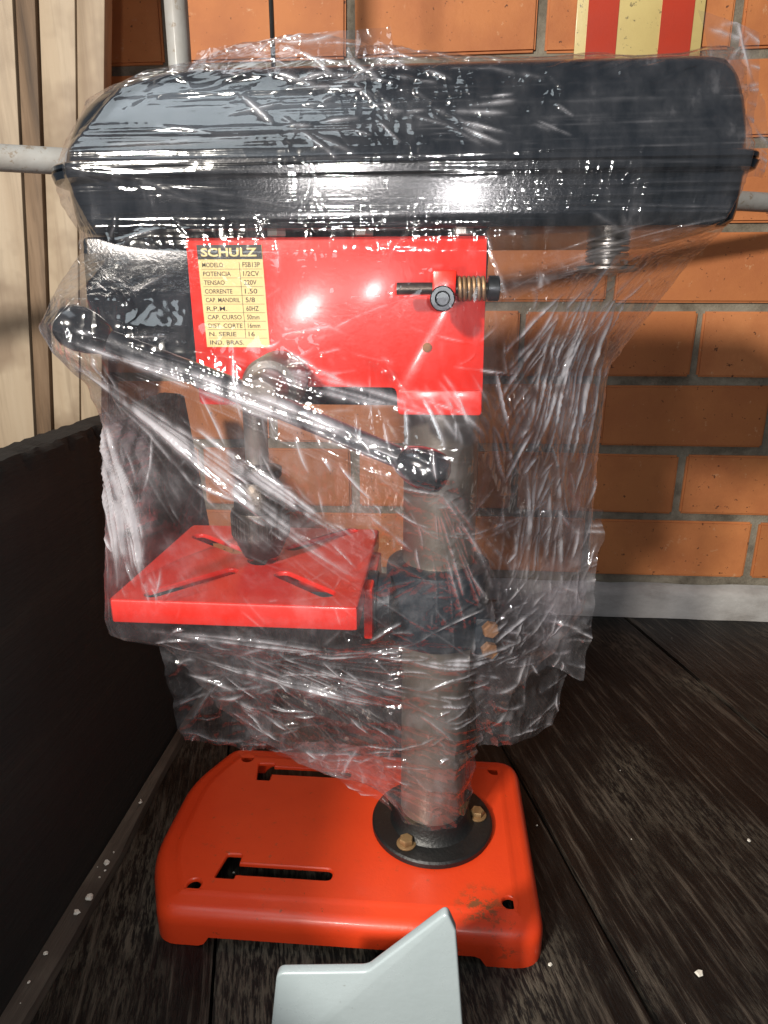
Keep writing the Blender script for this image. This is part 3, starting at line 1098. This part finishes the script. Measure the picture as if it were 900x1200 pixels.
# fold bundles, in (x, z) on the front of the wrap: (start a, start b, end a, end b, count, height)
BUNDLES = [
    ((-.2022, .448), (-.1968, .4315), (-.0929, .315), (-.0201, .3226), 8, .0016),
    ((-.1412, .4078), (-.1323, .393), (-.0557, .3431), (-.0354, .3221), 4, .0024),
    ((-.2063, .4362), (-.1921, .4072), (-.2009, .2889), (-.173, .2898), 10, .0022),
    ((-.1947, .448), (-.1855, .441), (-.0156, .3848), (.0041, .3726), 7, .0022),
    ((-.0031, .37), (.0068, .3651), (.0177, .256), (.0691, .2698), 8, .0016),
    ((.0767, .4809), (.1066, .4849), (.0433, .3658), (.0785, .3462), 11, .0024),
    ((.0216, .4235), (.0312, .3656), (.0811, .4808), (.1349, .4969), 9, .0018),
    ((.0395, .3453), (.0817, .3666), (.0445, .2453), (.0853, .2588), 9, .0018),
    ((-.2016, .2591), (-.1683, .2513), (-.014, .2366), (.0291, .2326), 8, .0016),
    ((-.1519, .2459), (-.0965, .2329), (-.0417, .1649), (.0086, .194), 9, .0018),
    ((-.1311, .4412), (-.1021, .4367), (-.0159, .4091), (.0225, .3999), 6, .0014),
    ((-.0202, .3439), (.0155, .3236), (.0654, .325), (.0882, .3465), 5, .0014),
    ((.0900, .4700), (.1150, .4600), (.0550, .3700), (.0950, .3100), 6, .0042),
    ((.0500, .3700), (.0800, .3800), (.0500, .2700), (.0950, .2600), 4, .0030),
    ((-.2030, .4300), (-.1900, .4050), (-.2020, .2800), (-.1800, .2800), 5, .0040),
    ((-.1900, .4300), (-.1850, .4250), (-.0700, .3200), (-.0400, .3000), 3, .0036),
    ((-.1950, .4500), (-.1850, .4450), (-.0300, .3950), (-.0050, .3850), 2, .0026),
    ((-.0300, .2300), (.0100, .2200), (.0500, .2050), (.0700, .2250), 4, .0030),
    ((-.1750, .2300), (-.1500, .2200), (-.0600, .1900), (-.0200, .1800), 4, .0028),
    ((-.2250, .5380), (-.2200, .5300), (-.150, .5150), (-.060, .5080), 5, .0007),
    ((-.2250, .5400), (-.2100, .5450), (-.060, .5500), (.080, .5560), 6, .0007),
]


def crease_field(x, z, segs, wmin=.0007, wmax=.0018):
    out = np.zeros_like(x)
    for (ax, az, bx, bz, h, w, cv) in segs:
        dx, dz = bx - ax, bz - az
        L2 = dx * dx + dz * dz
        t = np.clip(((x - ax) * dx + (z - az) * dz) / L2, 0, 1)
        # slightly bowed line
        bow = cv * np.sin(np.pi * t)
        L = math.sqrt(L2)
        qx, qz = ax + dx * t - dz / L * bow, az + dz * t + dx / L * bow
        d = np.hypot(x - qx, z - qz)
        amp = h * np.sin(np.pi * np.clip(t * .96 + .02, 0, 1)) ** .5
        out = np.maximum(out, amp * np.exp(-d / w))
    return out


def film_grid(xs, ys, zs, closed, name, parent, origin, fold=None):
    nr, nc = xs.shape
    co = np.stack([xs, ys, zs], -1).reshape(-1, 3) - np.array(origin)
    i = np.arange(nr - 1)[:, None]
    j = np.arange(nc if closed else nc - 1)[None, :]
    j2 = (j + 1) % nc
    q = np.stack([i * nc + j, (i + 1) * nc + j, (i + 1) * nc + j2, i * nc + j2 + 0 * i], -1).reshape(-1, 4)
    me = bpy.data.meshes.new(name)
    me.vertices.add(len(co))
    me.vertices.foreach_set('co', co.astype(np.float32).ravel())
    me.loops.add(q.size)
    me.loops.foreach_set('vertex_index', q.astype(np.int32).ravel())
    me.polygons.add(len(q))
    me.polygons.foreach_set('loop_start', (np.arange(len(q)) * 4).astype(np.int32))
    me.polygons.foreach_set('loop_total', np.full(len(q), 4, np.int32))
    me.polygons.foreach_set('use_smooth', np.ones(len(q), bool))
    me.update(calc_edges=True)
    me.validate()
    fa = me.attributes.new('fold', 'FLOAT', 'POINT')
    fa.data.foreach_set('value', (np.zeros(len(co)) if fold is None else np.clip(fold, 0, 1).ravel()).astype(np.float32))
    return link(name, me, M['film'], parent, origin, None)


def build_wrap():
    # columns: 2 dense front arcs, coarser back
    segs = [('B', 'L', 26), ('L', 'FL', 70), ('FL', 'FC', 200), ('FC', 'FR', 160), ('FR', 'R', 150), ('R', 'B', 34)]
    nrow = 800
    zk = np.array([l[0] for l in LV])[::-1]
    zs = np.linspace(.0560, .6080, nrow)
    keys = {}
    for idx, kname in enumerate(('L', 'FL', 'FC', 'FR', 'R')):
        for a in (0, 1):
            arr = np.array([l[idx + 1][a] for l in LV])[::-1]
            keys[kname, a] = np.interp(zs, zk, arr)
    keys['B', 0] = (keys['L', 0] + keys['R', 0]) / 2
    keys['B', 1] = np.interp(zs, zk, np.array([l[6] for l in LV])[::-1])
    cols_x, cols_y = [], []
    for a, b, n in segs:
        t = np.arange(n) / n
        p0 = [keys[a, 0][:, None], keys[a, 1][:, None]]
        p1 = [keys[b, 0][:, None], keys[b, 1][:, None]]
        bul = 0
        x = p0[0] * (1 - t) + p1[0] * t
        y = p0[1] * (1 - t) + p1[1] * t
        if a == 'B' or b == 'B':          # the back is rounded
            s = np.sin(t * np.pi / 2) if a == 'B' else 1 - np.cos(t * np.pi / 2)
            if a == 'B':
                x = p0[0] + (p1[0] - p0[0]) * np.sin(t * np.pi / 2)
                y = p1[1] + (p0[1] - p1[1]) * np.cos(t * np.pi / 2)
            else:
                x = p1[0] + (p0[0] - p1[0]) * np.cos(t * np.pi / 2)
                y = p0[1] + (p1[1] - p0[1]) * np.sin(t * np.pi / 2)
        cols_x.append(x); cols_y.append(y)
    X, Y = np.concatenate(cols_x, 1), np.concatenate(cols_y, 1)
    # smooth the corners along the ring and along z
    for _ in range(6):
        X = .25 * np.roll(X, 1, 1) + .5 * X + .25 * np.roll(X, -1, 1)
        Y = .25 * np.roll(Y, 1, 1) + .5 * Y + .25 * np.roll(Y, -1, 1)
    for _ in range(5):
        X[1:-1] = .25 * X[:-2] + .5 * X[1:-1] + .25 * X[2:]
        Y[1:-1] = .25 * Y[:-2] + .5 * Y[1:-1] + .25 * Y[2:]
    Z = np.repeat(zs[:, None], X.shape[1], 1)
    # outward direction
    tx, ty = np.roll(X, -1, 1) - np.roll(X, 1, 1), np.roll(Y, -1, 1) - np.roll(Y, 1, 1)
    ln_ = np.hypot(tx, ty) + 1e-9
    nx, ny = -ty / ln_, tx / ln_
    cx, cy = X.mean(1, keepdims=True), Y.mean(1, keepdims=True)
    flip = np.sign(nx * (X - cx) + ny * (Y - cy))
    nx, ny = nx * flip, ny * flip
    # arc coordinate
    U = np.cumsum(np.hypot(np.diff(X, axis=1, prepend=X[:, :1]), np.diff(Y, axis=1, prepend=Y[:, :1])), 1)
    segl = []
    for (a, b, c, d, n, h) in BUNDLES:
        for k in range(n):
            t = (k + rng.uniform(-.3, .3) + .5) / n
            t2 = (k + rng.uniform(-.6, .6) + .5) / n
            s0, s1 = rng.uniform(0, .2), rng.uniform(.72, 1.05)
            p = np.array(a) * (1 - t) + np.array(b) * t
            q = np.array(c) * (1 - t2) + np.array(d) * t2
            p_, q_ = p + (q - p) * s0, p + (q - p) * s1
            segl.append((p_[0], p_[1], q_[0], q_[1], h * rng.uniform(.5, 1.15), rng.uniform(.0007, .0019) * (1.35 if h > .0025 else 1), rng.uniform(-.004, .004)))
    # long fine tension lines fanning between the contact points
    fans = [((-.20, .445), (-.02, .25), .12), ((-.20, .43), (-.20, .27), .03), ((-.195, .45), (0, .375), .02), ((.165, .50), (.05, .30), .05), ((0, .375), (.06, .24), .06),
            ((-.21, .262), (.06, .20), .04), ((-.15, .26), (.01, .09), .06), ((.115, .42), (.10, .24), .02), ((.02, .47), (.15, .495), .02)]
    for (p, q, sp_) in fans:
        for k in range(16):
            pp = np.array(p) + rng.uniform(-.008, .008, 2)
            qq = np.array(q) + rng.uniform(-sp_, sp_, 2)
            a0, a1 = rng.uniform(0, .35), rng.uniform(.6, 1.1)
            p1, q1 = pp + (qq - pp) * a0, pp + (qq - pp) * a1
            segl.append((p1[0], p1[1], q1[0], q1[1], rng.uniform(.0003, .0009), rng.uniform(.0004, .0007), rng.uniform(-.003, .003)))
    for k in range(46):      # long level stretch lines over the belt cover
        x0, z0 = rng.uniform(-.23, .10), rng.uniform(.503, .578)
        l_ = rng.uniform(.04, .22)
        segl.append((x0, z0, x0 + l_, z0 + rng.uniform(-.004, .004), rng.uniform(.0002, .0006), rng.uniform(.0003, .0006), rng.uniform(-.001, .001)))
    # short random crumples
    for (x_0, x_1, z_0, z_1, cnt, a_0, a_1) in ((.035, .120, .20, .47, 120, .7, 2.0), (-.20, .06, .10, .26, 120, -1.0, .6), (-.205, -.17, .27, .43, 30, 1.2, 2.0), (-.12, .03, .30, .41, 60, 1.6, 2.9), (-.10, .02, .42, .455, 14, -.6, .6)):
        for k in range(cnt):
            x0, z0 = rng.uniform(x_0, x_1), rng.uniform(z_0, z_1)
            an = rng.uniform(a_0, a_1)
            l_ = rng.uniform(.008, .040)
            segl.append((x0, z0, x0 + l_ * math.cos(an), z0 + l_ * math.sin(an), rng.uniform(.0008, .0026), rng.uniform(.0006, .0013), rng.uniform(-.002, .002)))
    for k in range(260):
        x0, z0 = rng.uniform(-.20, .13), rng.uniform(.09, .50)
        an = rng.uniform(0, np.pi)
        l_ = rng.uniform(.006, .026)
        segl.append((x0, z0, x0 + l_ * math.cos(an), z0 + l_ * math.sin(an), rng.uniform(.0004, .0011), rng.uniform(.0006, .0014), 0))
    for k in range(70):      # ruffles on top of the cover, left of the middle
        x0, z0 = rng.normal(-.05, .05), rng.uniform(.548, .60)
        an = rng.uniform(-.9, .5)
        l_ = rng.uniform(.008, .035)
        segl.append((x0, z0, x0 + l_ * math.cos(an), z0 + l_ * math.sin(an), rng.uniform(.0006, .0020), rng.uniform(.0006, .0014), 0))
    D = crease_field(X, Z, segl)
    front = (ny < .3)
    D = D * front
    fold = (D / .0017) ** 1.9  # fold mask: whitens doubled film and carries the glints painted along creases
    # broad puckers
    skirt = np.clip((.495 - Z) / .03, 0, 1)
    top = np.clip((Z - .560) / .02, 0, 1)
    c1 = ridged(U * 34 + Z * 22, Z * 9 - U * 6, 3) + .5 * ridged(U * 80 - Z * 40, Z * 30, 4)
    c2 = ridged((U + Z) * 30, (U - Z) * 110, 5)
    D = D + skirt * (.0007 * c1 + .0004 * c2 * ridged(U * 9, Z * 9, 6))
    D = D + (1 - skirt) * .0004 * ridged(U * 8, Z * 260, 8)
    D = D + top * (.0022 * ridged(U * 40, Z * 55, 9) + .0012 * ridged(U * 95, Z * 120, 10))
    low = np.clip((.24 - Z) / .04, 0, 1)
    D = D + low * .002 * ridged(U * 40, Z * 38, 12)
    X = X + nx * D
    Y = Y + ny * D
    # loose film stands above the lid
    lift = .015 * np.exp(-((X + .085) / .055) ** 2) + .006 * np.exp(-((X - .150) / .018) ** 2) - .013
    Z = Z + np.clip((Z - .585) / .02, 0, 1) * (lift + .002 * vnoise(X * 40, Y * 40, 21) + .0008 * vnoise(X * 120, Y * 120, 22))
    # the lower hem is ragged
    hem = np.clip((.10 - Z) / .04, 0, 1)
    Z = Z + hem * (.004 * vnoise(X * 50 + 7, Y * 50, 31) + np.clip(-X - .02, 0, .1) * .8)
    return X, Y, Z, fold


X, Y, Z, FO = build_wrap()
film = empty('stretch_film', (CX, CY, .056))
tag(film, 'clear crinkled stretch film wrapped around the whole upper drill press', 'plastic film')
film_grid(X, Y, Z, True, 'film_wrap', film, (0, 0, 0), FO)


def flap(corners, nu, nv, seed, amp, name, cell=45, bulge=.0):
    """corners TL, TR, BR, BL in world space"""
    TL, TR, BR, BL = (np.array(c) for c in corners)
    u, v = np.meshgrid(np.linspace(0, 1, nu), np.linspace(0, 1, nv))
    u3, v3 = u[..., None], v[..., None]
    Pn = (TL * (1 - u3) + TR * u3) * (1 - v3) + (BL * (1 - u3) + BR * u3) * v3
    x, y, z = Pn[..., 0], Pn[..., 1], Pn[..., 2]
    rs = np.random.RandomState(seed)
    segl = []
    for k in range(26):
        x0, z0 = rs.uniform(x.min(), x.max()), rs.uniform(z.min(), z.max())
        an = rs.uniform(.2, np.pi - .2) if k % 2 else rs.uniform(-.5, .5)
        l_ = rs.uniform(.01, .05)
        segl.append((x0, z0, x0 + l_ * math.cos(an), z0 - l_ * math.sin(an), rs.uniform(.0006, .0022), rs.uniform(.0007, .0018), rs.uniform(-.003, .003)))
    D = crease_field(x, z, segl) + amp * ridged(x * cell + 3, z * cell, seed) + amp * .5 * ridged(x * cell * 2.6, z * cell * 2.2, seed + 1)
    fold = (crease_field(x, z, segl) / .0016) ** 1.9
    D = D + bulge * np.sin(np.pi * u)
    edge = .003 * vnoise(x * 70, z * 70, seed + 5)
    return film_grid(x + edge * (np.abs(u - .5) * 2) ** 3, y - D, z + edge * v ** 3, False, name, film, (0, 0, 0), fold)


flap(((-.1900, .418, .243), (-.100, .425, .236), (-.1290, .452, .1270), (-.1890, .438, .1400)), 110, 130, 41, .0022, 'film_flap')
flap(((.028, .462, .250), (.121, .498, .265), (.100, .500, .128), (.0385, .478, .1190)), 110, 140, 47, .0024, 'film_flap', bulge=.006)
flap(((.075, .470, .330), (.121, .480, .320), (.1195, .492, .176), (.088, .488, .190)), 70, 140, 53, .0022, 'film_flap')
flap(((-.150, .458, .130), (-.040, .462, .128), (-.030, .470, .060), (-.085, .480, .085)), 100, 70, 59, .0014, 'film_flap')
flap(((.135, .440, .612), (.172, .452, .604), (.176, .452, .560), (.146, .436, .566)), 60, 60, 61, .0016, 'film_flap')
flap(((.174, .462, .588), (.190, .475, .575), (.196, .480, .535), (.176, .462, .530)), 40, 60, 67, .0016, 'film_flap')
flap(((-.1400, .437, .5990), (-.0300, .437, .6080), (-.0200, .428, .5750), (-.150, .424, .5700)), 120, 80, 71, .0016, 'film_flap', bulge=.003)
